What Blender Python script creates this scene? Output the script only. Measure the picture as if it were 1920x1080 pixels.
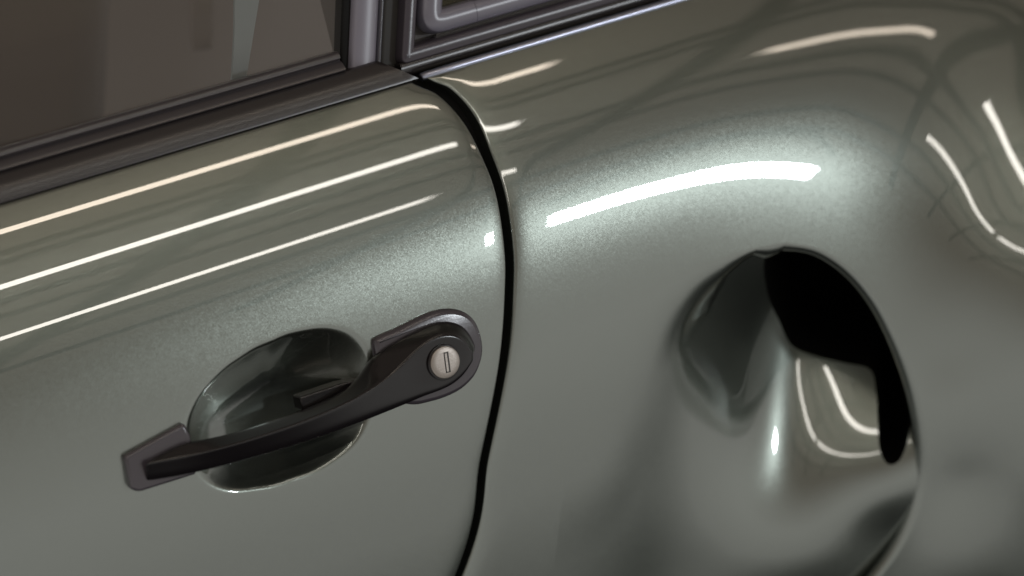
import math, random
import numpy as np
try:
    import bpy, bmesh
    from mathutils import Vector, Matrix
except ImportError:            # geometry maths can be checked outside Blender
    bpy = None
R = math.radians

# ------------------------------------------------------------------ camera frame
PSI, PITCH, TILT = R(32), R(34.7), R(25)
DIST, LENS = 1.10, 75.0
CEN = np.array([0.0, 0.0, 0.90])                    # the spot on the shut line looked at
VD = np.array([math.sin(PSI)*math.cos(PITCH), math.cos(PSI)*math.cos(PITCH), -math.sin(PITCH)])
VR = np.array([math.cos(PSI), -math.sin(PSI), 0.0])
VU = np.cross(VR, VD)
CAM = CEN - DIST*VD
# car side frame: X rearwards, W up along the body side, N outwards
AX = np.array([1.0, 0, 0])
AW = np.array([0, math.sin(TILT), math.cos(TILT)])
AN = np.array([0, -math.cos(TILT), math.sin(TILT)])

# lamps of the workshop: (name, end a, end b, width, strength, colour)
WARM, WHITE, COOL = (1.0, 0.86, 0.70), (1.0, 0.95, 0.86), (0.90, 0.955, 1.0)
TUBES = [
    ((-1.9, -.50, 2.9), (1.16, -.50, 2.9), .05, 5.6, WARM), ((-1.9, -1.15, 2.9), (1.20, -1.15, 2.9), .07, 6.2, WHITE), ((-.55, -2.05, 2.9), (1.27, -2.05, 2.9), .08, 5.8, WHITE), ((-2.6, -2.05, 2.9), (-.65, -2.05, 2.9), .08, 5.8, WHITE),
    ((1.72, -1.17, 2.9), (2.08, -1.17, 2.9), .05, 4.6, WARM),
]
KEY = dict(loc=(2.29, -3.68, 2.46), size=(0.32, 0.20), power=22, roll=20)
EXPOSURE = 0.42

if bpy:
    for o in list(bpy.data.objects): bpy.data.objects.remove(o)
    scn = bpy.context.scene
    COL = scn.collection
    cam = bpy.data.cameras.new('camera'); cam_o = bpy.data.objects.new('camera', cam); COL.objects.link(cam_o)
    m = Matrix(((VR[0], VU[0], -VD[0], CAM[0]), (VR[1], VU[1], -VD[1], CAM[1]), (VR[2], VU[2], -VD[2], CAM[2]), (0, 0, 0, 1)))
    cam_o.matrix_world = m
    cam.lens = LENS; cam.sensor_width = 36; cam.clip_start = 0.05; cam.clip_end = 200
    cam.dof.use_dof = True; cam.dof.focus_distance = 1.075; cam.dof.aperture_fstop = 4.0
    scn.camera = cam_o
    # workshop air: warm pale ceiling above, grey walls, darker floor below
    wd = bpy.data.worlds.new('World'); scn.world = wd; wd.use_nodes = True
    nt = wd.node_tree; nt.nodes.clear()
    out = nt.nodes.new('ShaderNodeOutputWorld'); bg = nt.nodes.new('ShaderNodeBackground')
    tc = nt.nodes.new('ShaderNodeTexCoord'); sp = nt.nodes.new('ShaderNodeSeparateXYZ')
    mr = nt.nodes.new('ShaderNodeMapRange'); mr.inputs['From Min'].default_value = -1; mr.inputs['From Max'].default_value = 1
    rp = nt.nodes.new('ShaderNodeValToRGB'); rp.color_ramp.interpolation = 'LINEAR'
    els = rp.color_ramp.elements
    els[0].position = 0.0; els[0].color = (0.012, 0.012, 0.012, 1)
    els[1].position = 1.0; els[1].color = (0.225, 0.187, 0.152, 1)
    for po, c in [(.21, (.015, .015, .016, 1)), (.27, (.07, .07, .068, 1)), (.34, (.58, .57, .54, 1)), (.46, (.65, .635, .605, 1)), (.58, (.50, .478, .445, 1)), (.72, (.25, .213, .177, 1))]:
        e = els.new(po); e.color = c
    nt.links.new(tc.outputs['Generated'], sp.inputs[0]); nt.links.new(sp.outputs['Z'], mr.inputs['Value'])
    nt.links.new(mr.outputs['Result'], rp.inputs[0]); nt.links.new(rp.outputs[0], bg.inputs[0])
    bg.inputs[1].default_value = 0.7
    nt.links.new(bg.outputs[0], out.inputs[0])

    def area(name, loc, xdir, down, sx, sy, power, col, spread=180):
        l = bpy.data.lights.new(name, 'AREA'); l.shape = 'RECTANGLE'; l.size = sx; l.size_y = sy
        l.energy = power; l.color = col; l.spread = R(spread)
        o = bpy.data.objects.new(name, l); COL.objects.link(o)
        z = -Vector(down).normalized(); x = Vector(xdir).normalized(); y = z.cross(x).normalized(); x = y.cross(z)
        o.matrix_world = Matrix(((x[0], y[0], z[0], loc[0]), (x[1], y[1], z[1], loc[1]), (x[2], y[2], z[2], loc[2]), (0, 0, 0, 1)))
        return o
    for a, b, wdt, rad, col in TUBES:
        a, b = Vector(a), Vector(b); L = (b-a).length
        area('ceiling_tube', (a+b)/2, b-a, (0, 0, -1), L, wdt, rad*math.pi*L*wdt, col)
    kl = Vector(KEY['loc'])
    _rq = Matrix.Rotation(R(KEY['roll']), 3, (Vector(CEN)-kl).normalized())
    area('work_light', kl, _rq @ Vector((-kl.y, kl.x, 0)), Vector(CEN)-kl, KEY['size'][0], KEY['size'][1], KEY['power'], COOL)
    scn.view_settings.view_transform = 'Standard'; scn.view_settings.look = 'None'
    scn.view_settings.exposure = EXPOSURE; scn.view_settings.gamma = 1; scn.view_settings.use_curve_mapping = False
    scn.render.engine = 'CYCLES'

# ------------------------------------------------------------------ surface maths (metres)
FPX = LENS/36*1920
def ray(px, py): return VD + VR*(px-960)/FPX - VU*(py-540)/FPX
def onN(px, py, n=0.0):
    """(x, w) where the line of sight through a spot of the photograph meets the car-side level n"""
    v = ray(px, py); t = (n - (CAM-CEN)@AN)/(v@AN); q = CAM+t*v-CEN
    return np.array([q@AX, q@AW])
def onS(px, py, hf):
    n = 0.0
    for _ in range(25):
        x, w = onN(px, py, n); n = 0.5*n + 0.5*float(hf(np.array([x]), np.array([w]))[0])
    return np.array([x, w])
def P3(x, w, n): return CEN + np.multiply.outer(x, AX) + np.multiply.outer(w, AW) + np.multiply.outer(n, AN)
def sstep(a, b, t):
    t = np.clip((np.asarray(t, float)-a)/(b-a), 0, 1); return t*t*t*(t*(6*t-15)+10)
def softmax0(t, k): return k*np.logaddexp(0, t/k)

# section of the body side: lean of the surface (degrees above horizontal) against w
_W = np.array([-.70, -.30, -.20, -.14, -.08, -.03, .000, .028, .052, .077, .100, .118, .20])
_F = np.array([0., 8., 10., 11.5, 13.5, 18.5, 23.5, 30.5, 38., 46., 53., 58., 66.])
_ws = np.linspace(-.70, .20, 3601)
_fs = np.interp(_ws, _W, _F)
_k = np.exp(-np.linspace(-3, 3, 161)**2); _k /= _k.sum()
_fs = np.convolve(np.pad(_fs, 80, mode='edge'), _k, 'valid')
_h = np.concatenate([[0], np.cumsum(-np.tan(np.radians(_fs[:-1])-TILT)*np.diff(_ws))])
_h -= np.interp(0, _ws, _h)
def H(w): return np.interp(w, _ws, _h)

def catmull(pts, per=12, closed=False):
    P = np.array(pts, float); n = len(P); out = []
    rng = range(n) if closed else range(n-1)
    for i in rng:
        if closed: p0, p1, p2, p3 = P[(i-1) % n], P[i], P[(i+1) % n], P[(i+2) % n]
        else: p0, p1, p2, p3 = P[max(i-1, 0)], P[i], P[i+1], P[min(i+2, n-1)]
        for t in np.linspace(0, 1, per, endpoint=False):
            out.append(.5*((2*p1)+(p2-p0)*t+(2*p0-5*p1+4*p2-p3)*t*t+(3*p1-p0-3*p2+p3)*t**3))
    if not closed: out.append(P[-1])
    return np.array(out)

def seg_dist(x, w, poly):
    """distance to a closed polyline and whether inside"""
    x = np.asarray(x, float); w = np.asarray(w, float)
    best = np.full(x.shape, 1e9); bx = np.zeros_like(x); bw = np.zeros_like(x); ins = np.zeros(x.shape, bool)
    n = len(poly)
    for i in range(n):
        ax, aw = poly[i]; bx_, bw_ = poly[(i+1) % n]; ex, ew = bx_-ax, bw_-aw; L = ex*ex+ew*ew+1e-18
        t = np.clip(((x-ax)*ex+(w-aw)*ew)/L, 0, 1); cx, cw = ax+t*ex, aw+t*ew
        dd = (x-cx)**2+(w-cw)**2; k = dd < best
        best = np.where(k, dd, best); bx = np.where(k, cx, bx); bw = np.where(k, cw, bw)
        c = ((aw > w) != (bw_ > w)) & (x < ex*(w-aw)/(ew if abs(ew) > 1e-12 else 1e-12)+ax)
        ins ^= c
    return np.sqrt(best), ins, bx, bw

def Hs(x, w): return H(w)
# shut line between door and quarter panel (door edge)
GAPPX = [(700, 110), (783, 158), (825, 178), (872, 228), (908, 295), (934, 365), (950, 470), (951, 540), (940, 680), (905, 860), (857, 1080)]
_g = np.array([onS(*q, Hs) for q in GAPPX])
_g = np.vstack([_g, [_g[-1]+np.array([-.10, -.13]), _g[-1]+np.array([-.22, -.40])]])
_gc = catmull(_g, 20); _gc = _gc[np.argsort(_gc[:, 1])]
def XG(w): return np.interp(w, _gc[:, 1], _gc[:, 0])
def GW(w): return .0047 + .0035*sstep(.05, .11, w)          # width of the shut line

# finger recess of the door
RECPX = [(350, 800), (366, 757), (402, 712), (452, 672), (510, 642), (570, 622), (622, 617), (662, 630), (686, 655), (698, 700),
         (697, 760), (672, 822), (620, 866), (550, 897), (480, 915), (430, 920), (392, 908), (362, 868)]
_rp = np.array([onS(*q, Hs) for q in RECPX]); REC_C = _rp.mean(0)
_ra = np.arctan2(_rp[:, 1]-REC_C[1], _rp[:, 0]-REC_C[0]); _rr = np.hypot(_rp[:, 0]-REC_C[0], _rp[:, 1]-REC_C[1])
_o = np.argsort(_ra); _ra, _rr = _ra[_o], _rr[_o]
_aa = np.linspace(-math.pi, math.pi, 721)
_rf = np.interp(_aa, np.concatenate([_ra-2*math.pi, _ra, _ra+2*math.pi]), np.tile(_rr, 3))
_kk = np.exp(-np.linspace(-2, 2, 61)**2); _kk /= _kk.sum()
_rf = np.convolve(np.concatenate([_rf[-31:-1], _rf, _rf[1:31]]), _kk, 'valid')
def HD(x, w):
    dx, dw = x-REC_C[0], w-REC_C[1]
    rho = np.hypot(dx, dw)/np.interp(np.arctan2(dw, dx), _aa, _rf)
    s = softmax0(1-np.clip(rho, 0, 3)**2.1, .03)
    return H(w) - .0205*s

# flare of the quarter panel and the intake dished into it
class RBF:
    """smooth cubic surface through scattered heights"""
    def __init__(self, pts, val, lam=.002):
        self.p = np.array(pts, float)*10; v = np.array(val, float); n = len(v); self.n = n
        A = np.zeros((n+3, n+3)); A[:n, :n] = np.linalg.norm(self.p[:, None]-self.p[None], axis=2)**3+np.eye(n)*lam
        A[:n, n] = 1; A[:n, n+1:] = self.p; A[n:, :n] = A[:n, n:].T
        self.c = np.linalg.solve(A, np.concatenate([v, [0, 0, 0]]))
    def __call__(self, x, w):
        x = np.asarray(x, float)*10; w = np.asarray(w, float)*10; c, n = self.c, self.n
        o = c[n]+c[n+1]*x+c[n+2]*w
        for i in range(n): o = o+c[i]*((x-self.p[i, 0])**2+(w-self.p[i, 1])**2)**1.5
        return o
# flare of the panel outwards (mm): rows w, columns x
_fw = [.15, .115, .09, .075, .05, .025, .0, -.03, -.07, -.12, -.20, -.32, -.50]
_fx = {-.06: [0]*13, .0: [0]*13, .06: [0]*13,
       .11: [0, 0, 0, 0, .1, .3, .6, 1.2, 2.2, 3.2, 4.2, 4.6, 4.6],
       .15: [0, 0, 0, 0, .4, 1.0, 2.0, 4.0, 7.0, 10, 13, 14, 14],
       .185: [0, 0, 0, .1, 1.0, 2.4, 4.4, 7.8, 13.5, 19, 24, 26, 26],
       .215: [0, 0, 0, .2, 1.6, 3.9, 7.2, 12.2, 20, 28, 34, 37, 37],
       .25: [0, 0, 0, .4, 2.4, 6.4, 12.0, 20, 30.5, 40.5, 48.5, 52, 52],
       .292: [0, 0, .2, 1.4, 4.5, 10.8, 20, 34, 56, 77, 91, 96, 96],
       .345: [0, 0, .9, 3.4, 9.0, 18.3, 32.5, 54.5, 84, 110, 126, 132, 132],
       .42: [0, 0, 2.6, 6.6, 15, 27.5, 45.5, 72, 105, 133, 150, 156, 156],
       .60: [0, 0, 2.6, 6.6, 15, 27.5, 45.5, 72, 105, 133, 150, 156, 156]}
_fl = RBF([(x, w) for x in _fx for w in _fw], [v/1000 for x in _fx for v in _fx[x]], .0004)
def flare(x, w):
    x = np.asarray(x, float); w = np.asarray(w, float)
    return _fl(np.minimum(x, .60), np.clip(w, -.50, .15))*sstep(.03, .10, x)
def HO(x, w): return H(w) + flare(x, w)
# sharp lip of the intake, and the line where the dish runs out into the panel
RIMPX = [(1445, 459), (1462, 456), (1480, 455), (1540, 468), (1600, 508), (1650, 568), (1690, 645), (1720, 730), (1737, 820), (1738, 900),
         (1722, 965), (1690, 1030), (1640, 1095), (1570, 1170), (1480, 1240)]
RIMS = catmull([onS(*q, HO) for q in RIMPX], 8)
EXT = catmull([onS(*q, HO) for q in [(1060, 900), (1062, 790), (1085, 680), (1130, 595), (1200, 532), (1280, 496), (1352, 476), (1405, 466), (1445, 459)]], 6)     # where the dish eases out of the panel
_EW = np.interp(np.linspace(0, 1, len(EXT)), [0, .35, .6, .75, .88, 1], [.055, .060, .056, .040, .018, .0075])       # how gradually, along that line
_L = np.vstack([catmull([onS(*q, HO) for q in [(1480, 1240), (1380, 1300), (1200, 1310), (1040, 1170), (1045, 1020), (1060, 900)]], 6)[:-1], EXT])
CUT = np.vstack([RIMS, _L[1:-1]])                                   # opening in the outer skin
_t = np.gradient(RIMS, axis=0); _t /= np.linalg.norm(_t, axis=1)[:, None]; RIMN = np.column_stack([-_t[:, 1], _t[:, 0]])
if ((RIMS+RIMN*.001-CUT.mean(0))**2).sum() < ((RIMS-RIMN*.001-CUT.mean(0))**2).sum(): RIMN = -RIMN    # outwards, away from the dish
_u = np.minimum(np.arange(len(RIMS)), np.arange(len(RIMS))[::-1])/14.0
SCOOP = np.vstack([RIMS+RIMN*(.030*np.clip(_u, 0, 1))[:, None], _L[1:-1]])
# depth of the dish below the flare, millimetres, at spots of the panel
DISH = [(1240, 470, 2), (1300, 465, 6), (1350, 455, 12), (1405, 440, 24), (1235, 530, 1), (1200, 590, 0), (1185, 640, 0), (1170, 720, 0), (1150, 800, 0), (1110, 900, 0), (1070, 1000, 0), (1040, 1100, 0), (1100, 600, 0), (1060, 800, 0), (1000, 1000, 0),
        (1295, 535, 8), (1280, 600, 8.5), (1262, 690, 6.5), (1235, 780, 4), (1200, 880, 3), (1165, 1000, 1.5),
        (1345, 530, 20), (1345, 610, 27), (1330, 700, 20), (1300, 790, 11), (1245, 890, 5), (1205, 1010, 3), (1400, 505, 35), (1440, 500, 46),
        (1445, 600, 60), (1415, 710, 40), (1375, 800, 22), (1320, 890, 11), (1260, 1000, 6),
        (1360, 960, 10), (1360, 1040, 9), (1440, 980, 12), (1450, 1055, 10), (1540, 980, 10), (1640, 980, 13), (1540, 1060, 8), (1640, 1060, 8), (1420, 1150, 12), (1560, 1165, 14), (1200, 1180, 3), (1480, 1240, 14), (1300, 1280, 2), (1100, 1230, 0), (1690, 1090, 9), (1740, 1000, 9)]
DC = None
def HFLOOR(x, w):
    dx, dw = x-DC[0], w-DC[1]
    return DC[2]+.27*dx-.41*dw-6.5*dx*dw+.9*dx*dx
_p = onS(1485, 700, lambda x, w: HO(x, w)-.050); DC = (_p[0], _p[1], float(HO(_p[0], _p[1]))-.050)
FLOORPX = [(1485, 690), (1482, 800), (1500, 890), (1570, 700), (1590, 845), (1650, 720), (1660, 830), (1720, 780), (1720, 680), (1600, 600), (1540, 520), (1700, 890)]
_dp = [onS(px, py, lambda x, w, d=d: HO(x, w)-d/1000) for px, py, d in DISH]+[onS(px, py, HFLOOR) for px, py in FLOORPX]
_dv = [d/1000 for _, _, d in DISH]+[float(HO(*q)-HFLOOR(*q)) for q in _dp[len(DISH):]]
_SK, _SO = .0040, .009
_dv = [_SO+_SK*math.log(math.expm1(d/_SK)) if d > .0004 else 0.0 for d in _dv]      # undo the soft run-out below
_rb = RBF(_dp, _dv, .03)
_SC2 = np.vstack([RIMS+RIMN*.08, [[.05, -.42], [-.05, -.40], [-.05, -.2], [-.05, .07], RIMS[0]+np.array([-.03, .08])]])
def _ramp0(x, w):
    d, ins, _, _ = seg_dist(x, w, _SC2)
    return softmax0(_rb(x, w)-_SO, _SK)*np.where(ins, sstep(0, .018, d), 0)
# laid out on a fine grid and eased, as pressed sheet would be
_gx0, _gw0, _gs = -.08, -.48, .0016
_gx, _gw = _gx0+_gs*np.arange(330), _gw0+_gs*np.arange(370)
_GXX, _GWW = np.meshgrid(_gx, _gw, indexing='ij')
_G = _ramp0(_GXX, _GWW)
_gk = np.exp(-.5*(np.arange(-16, 17)*_gs/.0066)**2); _gk /= _gk.sum()
for _ax in (0, 1): _G = np.apply_along_axis(lambda v: np.convolve(np.pad(v, 16, mode='edge'), _gk, 'valid'), _ax, _G)
def ramp(x, w):
    fx = np.clip((np.asarray(x, float)-_gx0)/_gs, 1, 327.999); fw = np.clip((np.asarray(w, float)-_gw0)/_gs, 1, 367.999)
    ix, iw = np.floor(fx).astype(int), np.floor(fw).astype(int); tx, tw = fx-ix, fw-iw
    def wt(t): return [(1-t)**3/6, (3*t**3-6*t*t+4)/6, (-3*t**3+3*t*t+3*t+1)/6, t**3/6]
    wx, ww = wt(tx), wt(tw); o = 0
    for i in range(4):
        for j in range(4): o = o+wx[i]*ww[j]*_G[np.clip(ix+i-1, 0, 329), np.clip(iw+j-1, 0, 369)]
    x = np.asarray(x, float); w = np.asarray(w, float); best = np.full(x.shape, 1e9); wid = np.full(x.shape, .04)
    for i in range(len(EXT)-1):
        (ax, aw), (bx, bw) = EXT[i], EXT[i+1]; ex, ew = bx-ax, bw-aw; t = np.clip(((x-ax)*ex+(w-aw)*ew)/(ex*ex+ew*ew+1e-18), 0, 1)
        d = (x-ax-t*ex)**2+(w-aw-t*ew)**2; k = d < best; best = np.where(k, d, best); wid = np.where(k, _EW[i]+t*(_EW[i+1]-_EW[i]), wid)
    return o*sstep(0, 1, np.sqrt(best)/wid)
def HR(x, w): return HO(x, w)-ramp(x, w)
HQ = HR
HOLE_L = [(1434, 482), (1438, 545), (1460, 600), (1482, 645), (1520, 665), (1580, 680), (1630, 692), (1642, 730), (1646, 800), (1650, 845), (1664, 870), (1684, 866), (1699, 838), (1712, 790)]
HOLE_R = [(1755, 750), (1745, 690), (1715, 640), (1680, 570), (1630, 505), (1570, 455), (1510, 438), (1468, 447)]
HOLE = catmull([onS(*q, HR) for q in HOLE_L+HOLE_R], 6, closed=True)
# ------------------------------------------------------------------ building  (BUILD)
if not bpy: raise SystemExit

def node_mat(name):
    m = bpy.data.materials.new(name); m.use_nodes = True; nt = m.node_tree
    return m, nt, nt.nodes['Principled BSDF']
def paint():
    m, nt, b = node_mat('metallic_green_grey_paint')
    tc = nt.nodes.new('ShaderNodeTexCoord')
    vo = nt.nodes.new('ShaderNodeTexVoronoi'); vo.inputs['Scale'].default_value = 3400
    v2 = nt.nodes.new('ShaderNodeTexVoronoi'); v2.inputs['Scale'].default_value = 5200
    geo = nt.nodes.new('ShaderNodeNewGeometry')
    nt.links.new(tc.outputs['Object'], vo.inputs['Vector']); nt.links.new(tc.outputs['Object'], v2.inputs['Vector'])
    mx = nt.nodes.new('ShaderNodeVectorMath'); mx.operation = 'ADD'
    nt.links.new(vo.outputs['Color'], mx.inputs[0]); nt.links.new(v2.outputs['Color'], mx.inputs[1])
    sb = nt.nodes.new('ShaderNodeVectorMath'); sb.operation = 'SUBTRACT'; sb.inputs[1].default_value = (1, 1, 1)
    nt.links.new(mx.outputs[0], sb.inputs[0])
    sc = nt.nodes.new('ShaderNodeVectorMath'); sc.operation = 'SCALE'; sc.inputs['Scale'].default_value = 0.065
    nt.links.new(sb.outputs[0], sc.inputs[0])
    ad = nt.nodes.new('ShaderNodeVectorMath'); ad.operation = 'ADD'
    nt.links.new(geo.outputs['Normal'], ad.inputs[0]); nt.links.new(sc.outputs[0], ad.inputs[1])
    nm = nt.nodes.new('ShaderNodeVectorMath'); nm.operation = 'NORMALIZE'; nt.links.new(ad.outputs[0], nm.inputs[0])
    nt.links.new(nm.outputs[0], b.inputs['Normal'])
    b.inputs['Base Color'].default_value = (0.178, 0.199, 0.176, 1)
    b.inputs['Metallic'].default_value = 0.97
    b.inputs['Roughness'].default_value = 0.30
    b.inputs['Coat Weight'].default_value = 1.0; b.inputs['Coat Roughness'].default_value = 0.012; b.inputs['Coat IOR'].default_value = 2.0
    return m
def plastic(name, col, rough, spec=0.5, bump=0.0, scale=900):
    m, nt, b = node_mat(name)
    b.inputs['Base Color'].default_value = (*col, 1); b.inputs['Roughness'].default_value = rough
    b.inputs['Specular IOR Level'].default_value = spec
    tc = nt.nodes.new('ShaderNodeTexCoord'); no = nt.nodes.new('ShaderNodeTexNoise')
    no.inputs['Scale'].default_value = 60; no.inputs['Detail'].default_value = 5
    nt.links.new(tc.outputs['Object'], no.inputs['Vector'])
    mr = nt.nodes.new('ShaderNodeMapRange'); mr.inputs['To Min'].default_value = rough*.97; mr.inputs['To Max'].default_value = rough*1.03
    nt.links.new(no.outputs['Fac'], mr.inputs['Value']); nt.links.new(mr.outputs['Result'], b.inputs['Roughness'])
    if bump:
        n2 = nt.nodes.new('ShaderNodeTexNoise'); n2.inputs['Scale'].default_value = scale; n2.inputs['Detail'].default_value = 3
        nt.links.new(tc.outputs['Object'], n2.inputs['Vector'])
        bp = nt.nodes.new('ShaderNodeBump'); bp.inputs['Strength'].default_value = bump; bp.inputs['Distance'].default_value = .0005
        nt.links.new(n2.outputs['Fac'], bp.inputs['Height']); nt.links.new(bp.outputs[0], b.inputs['Normal'])
    return m
def steel():
    m, nt, b = node_mat('brushed_steel')
    b.inputs['Base Color'].default_value = (.34, .305, .275, 1); b.inputs['Metallic'].default_value = 1; b.inputs['Roughness'].default_value = .38
    tc = nt.nodes.new('ShaderNodeTexCoord'); mp = nt.nodes.new('ShaderNodeMapping'); mp.inputs['Scale'].default_value = (60, 3000, 3000)
    no = nt.nodes.new('ShaderNodeTexNoise'); no.inputs['Scale'].default_value = 1.0; no.inputs['Detail'].default_value = 3
    nt.links.new(tc.outputs['Object'], mp.inputs[0]); nt.links.new(mp.outputs[0], no.inputs['Vector'])
    bp = nt.nodes.new('ShaderNodeBump'); bp.inputs['Strength'].default_value = .25; bp.inputs['Distance'].default_value = .0003
    nt.links.new(no.outputs['Fac'], bp.inputs['Height']); nt.links.new(bp.outputs[0], b.inputs['Normal'])
    return m
def glass(name, tint):
    m = bpy.data.materials.new(name); m.use_nodes = True; nt = m.node_tree; nt.nodes.clear()
    o = nt.nodes.new('ShaderNodeOutputMaterial'); mi = nt.nodes.new('ShaderNodeMixShader'); fr = nt.nodes.new('ShaderNodeFresnel'); fr.inputs[0].default_value = 1.52
    tr = nt.nodes.new('ShaderNodeBsdfTransparent'); tr.inputs[0].default_value = (*tint, 1)
    gl = nt.nodes.new('ShaderNodeBsdfGlossy'); gl.inputs['Roughness'].default_value = .02
    nt.links.new(fr.outputs[0], mi.inputs[0]); nt.links.new(tr.outputs[0], mi.inputs[1]); nt.links.new(gl.outputs[0], mi.inputs[2]); nt.links.new(mi.outputs[0], o.inputs[0])
    return m
M = dict(paint=paint(), bright=plastic('pale_highlight_metal_bead', (.42, .44, .54), .28),  # sill bead's metal is coloured pale blue to carry its highlight
         handle=plastic('satin_black_handle', (.008, .0065, .0075), .19, .6),
         gasket=plastic('grey_black_rubber_gasket', (.055, .047, .057), .20, .8, .05, 700),
         trim=plastic('satin_black_belt_trim', (.021, .0175, .018), .27, .8),
         seal=plastic('black_rubber_seal', (.034, .029, .033), .30, .9, .06, 900),
         pillar=plastic('satin_anthracite_pillar', (.19, .18, .22), .32, .6),
         matte=plastic('matte_black_strip', (.026, .024, .022), .55, .4),
         rubber=plastic('soft_black_rubber', (.055, .047, .058), .25, .5, .10, 260),
         frame=plastic('satin_anthracite_frame', (.15, .142, .18), .30, .9),
         bead=plastic('glossy_dark_bead', (.05, .05, .065), .16, .8),
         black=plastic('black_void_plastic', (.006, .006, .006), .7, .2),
         slot=plastic('dark_keyhole', (.02, .018, .016), .5),
         cabin=plastic('dark_cabin_lining', (.20, .188, .182), .8),
         steel=steel(), glass=glass('tinted_side_glass', (.90, .875, .85)), glass2=glass('tinted_quarter_glass', (.45, .45, .36)))

M['bright'].node_tree.nodes['Principled BSDF'].inputs['Metallic'].default_value = 1
def new_obj(name, verts, faces, mat, parent, smooth=True, angle=None):
    me = bpy.data.meshes.new(name); me.from_pydata([tuple(v) for v in verts], [], [tuple(f) for f in faces]); me.update()
    if smooth: me.polygons.foreach_set('use_smooth', [True]*len(me.polygons))
    bm = bmesh.new(); bm.from_mesh(me); bmesh.ops.recalc_face_normals(bm, faces=bm.faces); bm.to_mesh(me); bm.free()
    if angle: me.set_sharp_from_angle(angle=R(angle))
    me.materials.append(mat)
    o = bpy.data.objects.new(name, me); COL.objects.link(o); o.parent = parent
    return o
def grid_faces(nr, nc): return [(i*nc+j, i*nc+j+1, (i+1)*nc+j+1, (i+1)*nc+j) for i in range(nr-1) for j in range(nc-1)]
def spaced(*segs):
    """segs: (start, end, step) runs joined end to end"""
    out = []
    for a, b, st in segs: out += list(np.linspace(a, b, max(2, int(round(abs(b-a)/st))+1))[:-1])
    return np.array(out+[segs[-1][1]])

car = bpy.data.objects.new('car', None); COL.objects.link(car); car.location = (0, 0, 0)
car['label'] = 'metallic green grey sports car, its door handle, shut line and rear intake seen close'
car['category'] = 'car'

# ---- door skin
ROLL = [(math.sin(t), 1-math.cos(t)) for t in np.linspace(0, math.pi/2, 7)]
def door_skin():
    rows = spaced((-.50, -.20, .01), (-.20, -.10, .003), (-.10, .112, .0008))
    dist = spaced((0, .03, .0007), (.03, .10, .001), (.10, .215, .0008), (.215, .34, .0025), (.34, .75, .02))
    rr = .0020
    top = [(0, 0)]+[(rr*s*.6, rr*(1-c)) for s, c in [(math.sin(t), math.cos(t)) for t in np.linspace(.2, math.pi/2, 6)]]+[(rr*.6, .012)]
    ws, dn = list(rows), [0]*len(rows)
    for a, b in top[1:]: ws.append(.112+a); dn.append(b)
    ws, dn = np.array(ws), np.array(dn)
    hem = [(rr*s, rr*c) for s, c in ROLL[1:]]+[(rr, .014)]
    cols = [(-d, 0.0) for d in dist[::-1]]+hem
    ox = np.array([c[0] for c in cols]); od = np.array([c[1] for c in cols])
    Wg, Xo = np.meshgrid(ws, ox, indexing='ij')
    X = XG(Wg)-rr+Xo
    # the panel dips softly towards its rear edge
    dip = .0007*np.exp(-np.clip(-Xo, 0, 1)/.0045)
    Nn = HD(X, Wg)-od[None, :]-dn[:, None]-dip
    return new_obj('door', P3(X.ravel(), Wg.ravel(), Nn.ravel()), grid_faces(*X.shape), M['paint'], car)
door = door_skin()

# ---- quarter panel: outer skin, rolled lip, painted dish and black duct
def set_normals(o, hf, x, w):
    e = 4e-4; hx = (hf(x+e, w)-hf(x-e, w))/(2*e); hw = (hf(x, w+e)-hf(x, w-e))/(2*e)
    n = AN[None]-hx[:, None]*AX[None]-hw[:, None]*AW[None]; n /= np.linalg.norm(n, axis=1)[:, None]
    return n
def cut_grid(name, Xg, Wg, hf, inside, outside, drop, parent, flat=None):
    """grid of the panel kept inside / outside closed outlines, its border drawn onto the outlines"""
    X, W = Xg.copy(), Wg.copy(); nr, nc = X.shape
    bad = np.zeros(X.shape, bool); tx, tw = X.copy(), W.copy()
    for poly, want in [(q, True) for q in inside]+[(q, False) for q in outside]:
        d, ins, bx, bw = seg_dist(X, W, poly); m = (ins != want) & ~bad
        tx[m], tw[m] = bx[m], bw[m]; bad |= m
    keep = ~(bad[:-1, :-1] & bad[1:, :-1] & bad[:-1, 1:] & bad[1:, 1:])
    far = np.hypot(tx-X, tw-W) > .006
    keep &= ~(far[:-1, :-1] | far[1:, :-1] | far[:-1, 1:] | far[1:, 1:])
    use = np.zeros_like(bad); use[:-1, :-1] |= keep; use[1:, :-1] |= keep; use[:-1, 1:] |= keep; use[1:, 1:] |= keep
    u = use.ravel(); x, w = tx.ravel()[u], tw.ravel()[u]; dr = drop.ravel()[u]
    idx = -np.ones(nr*nc, int); idx[u] = np.arange(u.sum())
    F = [tuple(idx[k] for k in f) for f, kp in zip(grid_faces(nr, nc), keep.ravel()) if kp]
    o = new_obj(name, P3(x, w, hf(x, w)-dr), F, M['paint'], parent)
    nrm = set_normals(o, hf, x, w)
    me = o.data; vn = np.zeros(len(me.vertices)*3); me.vertices.foreach_get('normal', vn); vn = vn.reshape(-1, 3)
    if (vn*nrm).sum() < 0: me.flip_normals(); vn = -vn
    hem = dr > 1e-5; nrm[hem] = vn[hem]
    me.normals_split_custom_set_from_vertices([tuple(v) for v in nrm])
    return o
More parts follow.
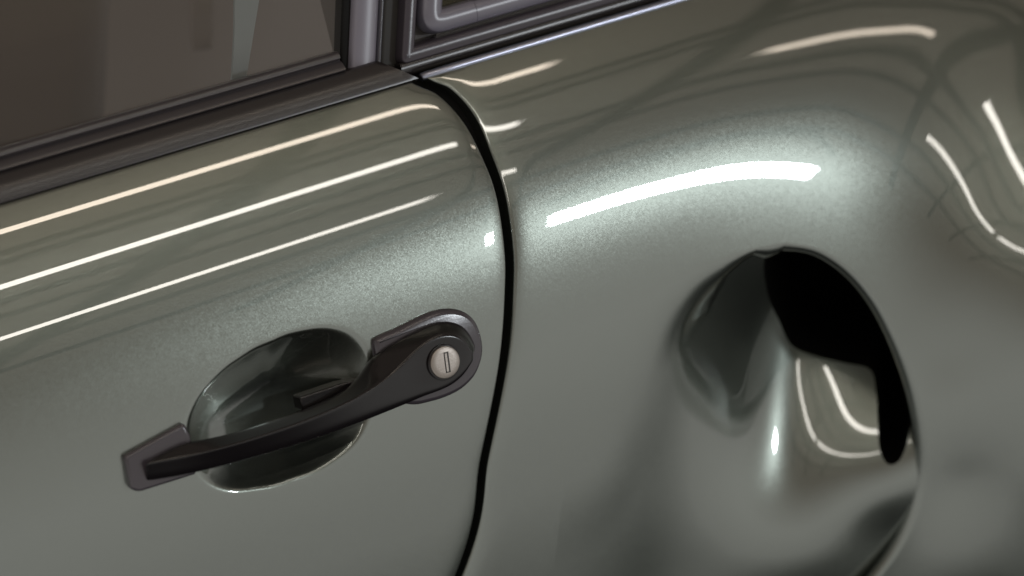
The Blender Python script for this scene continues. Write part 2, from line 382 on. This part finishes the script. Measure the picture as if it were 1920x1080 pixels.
def quarter_skin():
    rr = .0020; rows = spaced((-.60, -.36, .01), (-.36, -.25, .0025), (-.25, .112, .0010))
    ws = np.concatenate([rows, [.1135, .114, .114]]); dn = np.concatenate([np.zeros(len(rows)), [.001, .003, .014]])
    dist = spaced((0, .03, .0008), (.03, .34, .0011), (.34, .45, .003), (.45, .80, .015))
    hem = [(-rr*s, rr*c) for s, c in ROLL[1:]]+[(-rr, .014)]
    ox = np.array([c[0] for c in hem[::-1]]+list(dist)); od = np.array([c[1] for c in hem[::-1]]+[0]*len(dist))
    Wg, Xo = np.meshgrid(ws, ox, indexing='ij')
    X = XG(Wg)+GW(Wg)+rr+Xo
    drop = od[None, :]+dn[:, None]+.0007*np.exp(-np.clip(Xo, 0, 1)/.0045)*(Xo < .04)
    q = cut_grid('quarter_panel', X, Wg, HO, [], [CUT], drop, car)
    xs, ws = spaced((-.02, .36, .0011)), spaced((-.42, .02, .0011))
    Wg, Xg = np.meshgrid(ws, xs, indexing='ij')
    d = cut_grid('intake_dish', Xg, Wg, HR, [SCOOP], [HOLE], np.zeros_like(Xg), q)
    return q, d
quarter, dish = quarter_skin()
def lip():
    """edge of the outer skin, rolled inwards and back under itself"""
    PT = np.vstack([EXT[-11:-1], RIMS]); n = len(PT); V, F = [], []
    t = np.gradient(PT, axis=0); t /= np.linalg.norm(t, axis=1)[:, None]; PN = np.column_stack([-t[:, 1], t[:, 0]])
    if (PN[20]*RIMN[10]).sum() < 0: PN = -PN
    for i in range(n):
        g = min(1.0, i/9.0)*min(1.0, (n-1-i)/10.0); r = (.0038+.0045*math.exp(-((i-12)/12)**2))*g+.0002
        p = PT[i]; h = float(HO(p[0], p[1])); ring = []
        for t in np.linspace(0, math.pi*.86, 12): ring.append((-r*math.sin(t), -r*(1-math.cos(t))))
        a = ring[-1]; ring += [(a[0]+.004*g, a[1]-.0012*g), (a[0]+.020*g, a[1]-.004*g)]
        e = 3e-4; sl = (float(HO(p[0]+PN[i, 0]*e, p[1]+PN[i, 1]*e))-float(HO(p[0]-PN[i, 0]*e, p[1]-PN[i, 1]*e)))/(2*e)
        for o, dn in ring:
            q = p+PN[i]*o; V.append(P3(q[0], q[1], h+o*sl+dn))
        k = len(ring)
    for i in range(n-1):
        for j in range(k-1): F.append((i*k+j, i*k+j+1, (i+1)*k+j+1, (i+1)*k+j))
    return new_obj('intake_lip', V, F, M['paint'], quarter)
lip()
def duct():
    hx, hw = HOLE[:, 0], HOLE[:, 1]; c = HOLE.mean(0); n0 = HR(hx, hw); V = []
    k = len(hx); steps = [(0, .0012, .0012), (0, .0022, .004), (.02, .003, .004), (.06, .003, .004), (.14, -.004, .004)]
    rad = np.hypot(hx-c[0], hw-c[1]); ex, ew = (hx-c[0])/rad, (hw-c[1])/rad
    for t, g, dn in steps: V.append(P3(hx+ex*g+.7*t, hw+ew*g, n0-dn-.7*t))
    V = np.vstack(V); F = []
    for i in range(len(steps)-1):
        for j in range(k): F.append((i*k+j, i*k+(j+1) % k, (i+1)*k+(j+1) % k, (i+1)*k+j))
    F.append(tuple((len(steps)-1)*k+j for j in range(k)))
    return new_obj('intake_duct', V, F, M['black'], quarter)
duct()
# dark inner structure behind the shut line
def inner_strip():
    ws = spaced((-.5, .125, .01)); V = []; F = []
    for w in ws:
        xg = float(XG(w)); n = float(H(w))-.012
        V += [P3(xg-.02, w, n), P3(xg+.03, w, n)]
    for i in range(len(ws)-1): F.append((2*i, 2*i+1, 2*i+3, 2*i+2))
    return new_obj('door_jamb', V, F, M['black'], car)
inner_strip()

# ---- sweeps along the car side
def sweep(name, path, prof, mat, parent, close=True, angle=40, cap=True):
    """path: (x, w[, n]) spots; prof: (sideways, out) outline; sideways is to the left of the direction of travel"""
    path = np.array(path, float); n = len(path)
    if path.shape[1] == 2: path = np.column_stack([path, np.zeros(n)])
    V, F = [], []; k = len(prof)
    for i in range(n):
        d0 = path[i]-path[i-1] if i else path[1]-path[0]; d1 = path[i+1]-path[i] if i < n-1 else path[-1]-path[-2]
        d0 = d0[:2]/np.linalg.norm(d0[:2]); d1 = d1[:2]/np.linalg.norm(d1[:2])
        l0, l1 = np.array([-d0[1], d0[0]]), np.array([-d1[1], d1[0]]); l = l0+l1; l /= max(l@l0, .2)
        for s, o in prof:
            q = path[i, :2]+l*s; V.append(P3(q[0], q[1], path[i, 2]+o))
    for i in range(n-1):
        for j in range(k if close else k-1): F.append((i*k+j, i*k+(j+1) % k, (i+1)*k+(j+1) % k, (i+1)*k+j))
    if cap and close: F += [tuple(range(k)), tuple((n-1)*k+j for j in range(k))]
    return new_obj(name, V, F, mat, parent, True, angle)
def xpath(x0, x1, n=2): return [(x, 0.0) for x in np.linspace(x0, x1, n)]
# belt trim of the door (w, out)
def smooth_prof(p, per=4): return [tuple(q) for q in catmull(p, per, closed=True)]
BE = onN(783, 146, -.032)
def belt_trim():
    prof = [(.1128, -.047), (.1126, -.0345), (.1128, -.0322), (.1136, -.0312), (.1150, -.0312), (.1200, -.0330), (.1265, -.0372), (.1272, -.0390), (.1272, -.047)]
    V, F = [], []; k = len(prof); xs = spaced((-.8, -.06, .02), (-.06, 0, .004))
    for x in xs:
        for w, n in prof:
            # rear end cut on a slant, following the shut line
            V.append(P3(x + (-.008-(w-.1128)*1.25), w, n))
    nr = len(xs)
    for i in range(nr-1):
        for j in range(k): F.append((i*k+j, i*k+(j+1) % k, (i+1)*k+(j+1) % k, (i+1)*k+j))
    F += [tuple(range(k)), tuple((nr-1)*k+j for j in range(k))]
    return new_obj('belt_trim', V, F, M['trim'], car, True, 50)
belt_trim()
SX = float(onN(646, 110, -.035)[0])
SEAL = [(.1240, -.047), (.1242, -.0352), (.1250, -.0345), (.1268, -.0352), (.1290, -.0372), (.1298, -.0382), (.1304, -.0392), (.1310, -.0388), (.1318, -.0378), (.1335, -.0380), (.1350, -.0388), (.1356, -.0400), (.1356, -.047)]
sweep('window_scraper_seal', [(-.8, 0), (SX, 0)], [(w+.0030-(w-.124)*.12, n-.0020) for w, n in SEAL], M['seal'], car, angle=60)
# door glass
def quad_plate(name, pxs, n, th, mat, parent, bev=0.0, seg=3):
    pts = [onN(*q, n) for q in pxs]; k = len(pts)
    V = [P3(p[0], p[1], n) for p in pts]+[P3(p[0], p[1], n-th) for p in pts]
    F = [tuple(range(k)), tuple(range(2*k-1, k-1, -1))]+[(i, i+k, (i+1) % k+k, (i+1) % k) for i in range(k)]
    o = new_obj(name, V, F, mat, parent, True, 40)
    if bev:
        b = o.modifiers.new('bevel', 'BEVEL'); b.width = bev; b.segments = seg; b.limit_method = 'ANGLE'
    return o
gl = quad_plate('door_window', [(-700, 520), (650, 150), (648, -320), (-700, -320)], -.0465, .004, M['glass'], car)
# pillar behind the door glass: rubber channel, satin cover, bright bead, matte strip
def upright(name, pbot, ptop, n, prof, mat, parent):
    a, b = onN(*pbot, n), onN(*ptop, n); b = a+(b-a)*2.2
    return sweep(name, [(*a, n), (*b, n)], prof, mat, parent, angle=50)
def up2(name, x0b, yb0, x1b, yb1, x0t, x1t, n, hgt, mat, parent, round_=.0):
    """a strip between two lines of the photograph's pillar, with its own crown and thickness"""
    a0, a1 = onN(x0b, yb0, n), onN(x1b, yb1, n); t0, t1 = onN(x0t, 0, n), onN(x1t, 0, n)
    V, F = [], []; k = 11; nr = 2
    for i, s in enumerate((0, 2.4)):
        l, r = a0+(t0-a0)*s, a1+(t1-a1)*s
        for j in range(k):
            u = j/(k-1); q = l+(r-l)*u; V.append(P3(q[0], q[1], n+hgt*(1-(2*u-1)**2)**.8-(.0008 if j in (0, k-1) else 0)))
        V += [P3(*r, n-.008), P3(*l, n-.008)]
    kk = k+2
    for j in range(kk): F.append((j, (j+1) % kk, kk+(j+1) % kk, kk+j))
    F += [tuple(range(kk)), tuple(kk+j for j in range(kk))]
    return new_obj(name, V, F, mat, parent, True, 50)
up2('glass_channel', 636, 155, 662, 150, 641, 664, -.046, .001, M['black'], car)
up2('pillar_cover', 655, 150, 706, 135, 662, 713, -.0425, .0016, M['pillar'], car)
up2('pillar_bead', 705, 134, 713, 132, 712, 720, -.0410, .0012, M['bead'], car)
up2('pillar_strip', 711, 133, 752, 122, 718, 757, -.0455, .0003, M['matte'], car)

# ---- quarter window: rubber, frame, glass, bead
NQ = -.040
Xe = .62
def line_path(pts, rad, per=10):
    """polyline with one rounded corner"""
    a, c, b = [np.array(p, float) for p in pts]; da = (a-c)/np.linalg.norm(a-c); db = (b-c)/np.linalg.norm(b-c)
    p0, p1 = c+da*rad, c+db*rad; out = [a]
    for t in np.linspace(0, 1, per): out.append((1-t)**2*p0+2*t*(1-t)*c+t*t*p1)
    return out+[b]
vt0, vt1 = onN(757, 0, NQ), onN(750, 117, NQ); vdir = (vt0-vt1)/np.linalg.norm(vt0-vt1)
def corner_path(xoff, wbot, rad):
    c = vt1 + vdir*((wbot-vt1[1])/vdir[1]); c = c+np.array([xoff, 0])
    return line_path([c+vdir*.16, c, (Xe, wbot)], rad)
qw = sweep('quarter_window_rubber', corner_path(.0, .1220, .0045), smooth_prof([(0, NQ-.008), (0, NQ+.001), (.0012, NQ+.0022), (.004, NQ+.0026), (.0068, NQ+.0016), (.0078, NQ-.003), (.0078, NQ-.008)], 3), M['rubber'], car, angle=70)
sweep('sill_channel', [(float(vt1[0])-.001, .1155, 0), (Xe, .1155, 0)], [(-.0005, -.046), (-.0005, -.0400), (.002, -.0385), (.0055, -.0378), (.0072, -.0390), (.0072, -.048)], M['trim'], car, angle=60)
bp0 = float(onN(789, 142, -.034)[0])
bpath = [(bp0, .1133, -.0345), (bp0+.004, .1137, -.0330), (bp0+.02, .1139, -.0325), (Xe, .1139, -.0325)]
sweep('sill_bead', bpath, [(.0022*math.cos(t), .0024*math.sin(t)) for t in np.linspace(0, 2*math.pi, 14, endpoint=False)], M['bright'], car, angle=80)
fp = corner_path(.0105, .1322, .017)
FR = smooth_prof([(0, NQ-.008), (0, NQ+.0005), (.0012, NQ+.0026), (.005, NQ+.0040), (.0085, NQ+.0038), (.0108, NQ+.0024), (.0116, NQ+.0004), (.0116, NQ-.008)], 3)
jx = float(onN(893, 45, NQ)[0])
f1 = [p for p in fp[:-1]]+[(jx-.0001, .1322)]
sweep('window_frame', f1, FR, M['frame'], qw, angle=70)
sweep('window_frame', [(jx+.0002, .1322), (Xe, .1322)], [(s*.97, o-.00015) for s, o in FR], M['frame'], qw, angle=70)
def qglass():
    c = np.array(corner_path(.0205, .1425, .006)); pts = [tuple(p) for p in c]+[(Xe, .30)]
    V = [P3(p[0], p[1], NQ-.002-.12*(p[1]-.142)) for p in pts]+[P3(p[0], p[1], NQ-.006-.12*(p[1]-.142)) for p in pts]; k = len(pts)
    F = [tuple(range(k)), tuple(range(2*k-1, k-1, -1))]+[(i, i+k, (i+1) % k+k, (i+1) % k) for i in range(k)]
    return new_obj('pane', V, F, M['glass2'], qw, True, 40)
qglass()
# backing of the greenhouse and the dark cabin behind the glass
def box(name, lo, hi, mat, parent):
    xs, ws, ns = zip(lo, hi); V = [P3(x, w, n) for x in xs for w in ws for n in ns]
    F = [(0, 1, 3, 2), (4, 6, 7, 5), (0, 4, 5, 1), (2, 3, 7, 6), (0, 2, 6, 4), (1, 5, 7, 3)]
    return new_obj(name, V, F, mat, parent, False)
box('belt_inner_panel', (-.8, .06, -.075), (.62, .128, -.052), M['black'], car)
box('pillar_inner_panel', (float(vt1[0])-.020, .128, -.075), (float(vt1[0])+.03, .30, -.0525), M['cabin'], car)

# ---- door handle
def ctrl_loft(name, rings, mat, parent, lev=3, creases=None, cap=True):
    n, k = len(rings), len(rings[0]); V = [P3(*q) for r in rings for q in r]; F = []
    for i in range(n-1):
        for j in range(k): F.append((i*k+j, i*k+(j+1) % k, (i+1)*k+(j+1) % k, (i+1)*k+j))
    if cap: F += [tuple(range(k)), tuple((n-1)*k+j for j in range(k))]
    o = new_obj(name, V, F, mat, parent, True)
    if creases:
        at = o.data.attributes.new('crease_edge', 'FLOAT', 'EDGE')
        for e in o.data.edges:
            a, b = e.vertices
            if a % k == b % k and a % k in creases: at.data[e.index].value = creases[a % k]
    s = o.modifiers.new('sub', 'SUBSURF'); s.levels = lev; s.render_levels = lev
    return o
NB = -.004
UP = [(290, 861), (346, 829), (381, 826), (447, 812), (547, 778), (608, 755), (655, 731), (682, 702), (700, 668), (740, 641), (797, 612), (828, 601), (859, 604), (878, 619), (889, 640), (894, 655)]
KP = [(275, 868), (340, 856), (381, 847), (431, 835), (535, 802), (602, 776), (662, 749), (713, 718), (755, 683), (779, 655), (805, 634), (832, 624), (857, 627), (873, 640), (882, 655), (890, 668)]
LP = [(277, 903), (340, 893), (400, 880), (470, 861), (560, 835), (625, 813), (693, 787), (735, 770), (770, 756), (797, 744), (824, 735), (847, 725), (863, 713), (875, 700), (883, 687), (891, 672)]
NK = [.007, .010, .012, .0145, .0170, .0180, .0180, .0175, .0172, .0172, .0172, .0172, .0172, .0170, .0165, .0150]
def handle():
    rings = []
    for i, (u, k, l, nk) in enumerate(zip(UP, KP, LP, NK)):
        tl = .0036 if i < 8 else .0036-.0028*min(1, (i-7)/3)
        U, K, Lo = onN(*u, NB+.010), onN(*k, nk), onN(*l, nk-tl)
        K2 = K+(Lo-K)*.045; L2 = Lo+(K-Lo)*.10
        Ku = K+(U-K)*.06; nku = nk-(nk-NB-.004)*.05
        rings.append([(U[0], U[1]-.001, NB), (U[0], U[1], NB+.010), (*(U+(K-U)*.5), NB+.010+(nk-NB-.010)*.58), (*Ku, nk-(nk-NB-.010)*.06), (*K2, nk+.0002),
                      (*(K+(Lo-K)*.5), nk-tl*.45), (*L2, nk-tl*.88), (*Lo, nk-tl-.0014), (Lo[0]-.001, Lo[1]+.001, NB+.004), (Lo[0]-.001, Lo[1]+.001, NB)])
    rings.insert(0, [(x-.0006, w, n) for x, w, n in rings[0]])
    return ctrl_loft('door_handle', rings, M['handle'], car, 3, {3: .35, 4: .45, 7: .5, 1: .4})
hd = handle()
def plate(name, pxs, n0, n1, inset, mat, parent, rnd=3):
    """a bevelled pad: outline at the foot, smaller outline on top"""
    ol = catmull([onN(*q, n0) for q in pxs], rnd, closed=True); c = ol.mean(0); k = len(ol)
    nrm = np.roll(ol, -1, 0)-np.roll(ol, 1, 0); nrm = np.column_stack([nrm[:, 1], -nrm[:, 0]]); nrm /= np.linalg.norm(nrm, axis=1)[:, None]
    if np.sum((ol-c)*nrm) < 0: nrm = -nrm
    V, F = [], []
    for o, n in [(0, n0-.003), (0, n0+(n1-n0)*.35), (inset*.25, n0+(n1-n0)*.75), (inset, n1), (inset*2.0, n1+.0003)]:
        q = ol-nrm*o; V += [P3(p[0], p[1], n) for p in q]
    for i in range(4):
        for j in range(k): F.append((i*k+j, i*k+(j+1) % k, (i+1)*k+(j+1) % k, (i+1)*k+j))
    F.append(tuple(4*k+j for j in range(k)))
    return new_obj(name, V, F, mat, parent, True, 60)
plate('gasket', [(690, 640), (696, 629), (735, 612), (775, 592), (805, 580), (835, 576), (862, 582), (882, 600), (893, 628), (896, 655), (891, 680), (879, 705), (855, 728), (825, 743), (795, 752), (765, 757), (740, 745), (700, 690), (692, 660)], -.004, .0035, .0016, M['gasket'], hd)
quad_plate('gasket', [(233, 856), (346, 793), (358, 816), (370, 889), (262, 923), (246, 918)], .0030, .010, M['gasket'], hd, .0016, 4)
quad_plate('release_lever', [(562, 745), (640, 719), (720, 700), (720, 735), (640, 765), (567, 770)], -.001, .010, M['handle'], hd, .0009, 3)
# lock
LC = onN(833, 679, .0178)
def disc(name, c, r, n0, n1, mat, parent, bev=.0006, seg=48):
    V, F = [], []; rings = [(r, n0), (r, n1-bev), (r-bev*.3, n1-bev*.3), (r-bev, n1), (r*.6, n1+.0001)]
    for rr, n in rings:
        for j in range(seg):
            t = 2*math.pi*j/seg; V.append(P3(c[0]+rr*math.cos(t), c[1]+rr*math.sin(t), n))
    for i in range(len(rings)-1):
        for j in range(seg): F.append((i*seg+j, i*seg+(j+1) % seg, (i+1)*seg+(j+1) % seg, (i+1)*seg+j))
    F.append(tuple((len(rings)-1)*seg+j for j in range(seg)))
    return new_obj(name, V, F, mat, parent, True, 40)
disc('lock_ring', LC, .0092, .010, .0182, M['handle'], hd, .0005)
disc('lock_cylinder', LC, .0083, .010, .0192, M['steel'], hd, .0008)
def slot():
    c = LC+np.array([.0008, -.0002]); e = np.array([.12, 1.0]); e /= np.linalg.norm(e); f = np.array([e[1], -e[0]])
    V = []
    for n in (.0150, .01945):
        for a, b in ((-1, -1), (1, -1), (1, 1), (-1, 1)): q = c+f*a*.0013+e*b*.0052; V.append(P3(q[0], q[1], n))
    F = [(0, 1, 2, 3), (4, 7, 6, 5), (0, 4, 5, 1), (1, 5, 6, 2), (2, 6, 7, 3), (3, 7, 4, 0)]
    return new_obj('keyhole', V, F, M['slot'], hd, False)
slot()
def shutter():
    c = LC+np.array([.0008, -.0002]); e = np.array([.12, 1.0]); e /= np.linalg.norm(e); f = np.array([e[1], -e[0]])
    V = []
    for n in (.0150, .01955):
        for a, b in ((-1, -1), (.45, -1), (.45, 1), (-1, 1)): q = c+f*a*.0008+e*b*.0046; V.append(P3(q[0], q[1], n))
    return new_obj('keyhole_shutter', V, [(0, 1, 2, 3), (4, 7, 6, 5), (0, 4, 5, 1), (1, 5, 6, 2), (2, 6, 7, 3), (3, 7, 4, 0)], M['steel'], hd, False)
shutter()

# ---- cabin seen dimly through the glass
def strip3(name, pxs, n, th, mat, parent, bev=.0): return quad_plate(name, pxs, n, th, mat, parent, bev)
M['reflection_strip'] = plastic('pale_reflection_tone', (.40, .48, .52), .7)
M['leather'] = plastic('brown_leather', (.165, .148, .14), .55, .4, .2, 300)
strip3('glass_reflection_strip', [(441, -120), (496, -120), (486, 0), (463, 140), (460, 170), (434, 170), (440, 60)], -.062, .002, M['reflection_strip'], car)  # pale strip whose colour stands in for a bluish reflection in the glass
M['panel'] = plastic('pale_grey_inner_panel', (.30, .285, .28), .7)
strip3('inner_trim_panel', [(350, -160), (402, -160), (399, 90), (362, 95)], -.30, .004, M['panel'], car, .001)
strip3('seat', [(-500, 420), (215, 330), (222, 190), (240, -200), (-500, -200)], -.34, .12, M['leather'], car, .03)
box('cabin_lining', (-1.6, -.4, -1.4), (.9, .75, -1.2), M['cabin'], car)
# ---- rails under the workshop ceiling, seen in the paint
M['rail'] = plastic('dark_ceiling_rail', (.03, .03, .03), .8)
def rail(a, b, w):
    a, b = Vector(a), Vector(b); d = (b-a).normalized(); s = d.cross(Vector((0, 0, 1)))*w/2; z = Vector((0, 0, .03))
    V = [a-s, a+s, b+s, b-s, a-s+z, a+s+z, b+s+z, b-s+z]
    o = new_obj('ceiling_rail', V, [(0, 1, 2, 3), (7, 6, 5, 4), (0, 4, 5, 1), (1, 5, 6, 2), (2, 6, 7, 3), (3, 7, 4, 0)], M['rail'], None, False)
    o['kind'] = 'structure'
for y, w in ((-.10, .09), (-.78, .06), (-.90, .06), (-1.45, .08), (-1.72, .06), (-2.5, .10), (-3.1, .10)): rail((-3, y, 3.0), (6, y, 3.0), w)
for x in (-1.6, -.6, .4, 1.4, 2.4, 3.4): rail((x, -4, 3.06), (x+.6, 1.5, 3.06), .09)
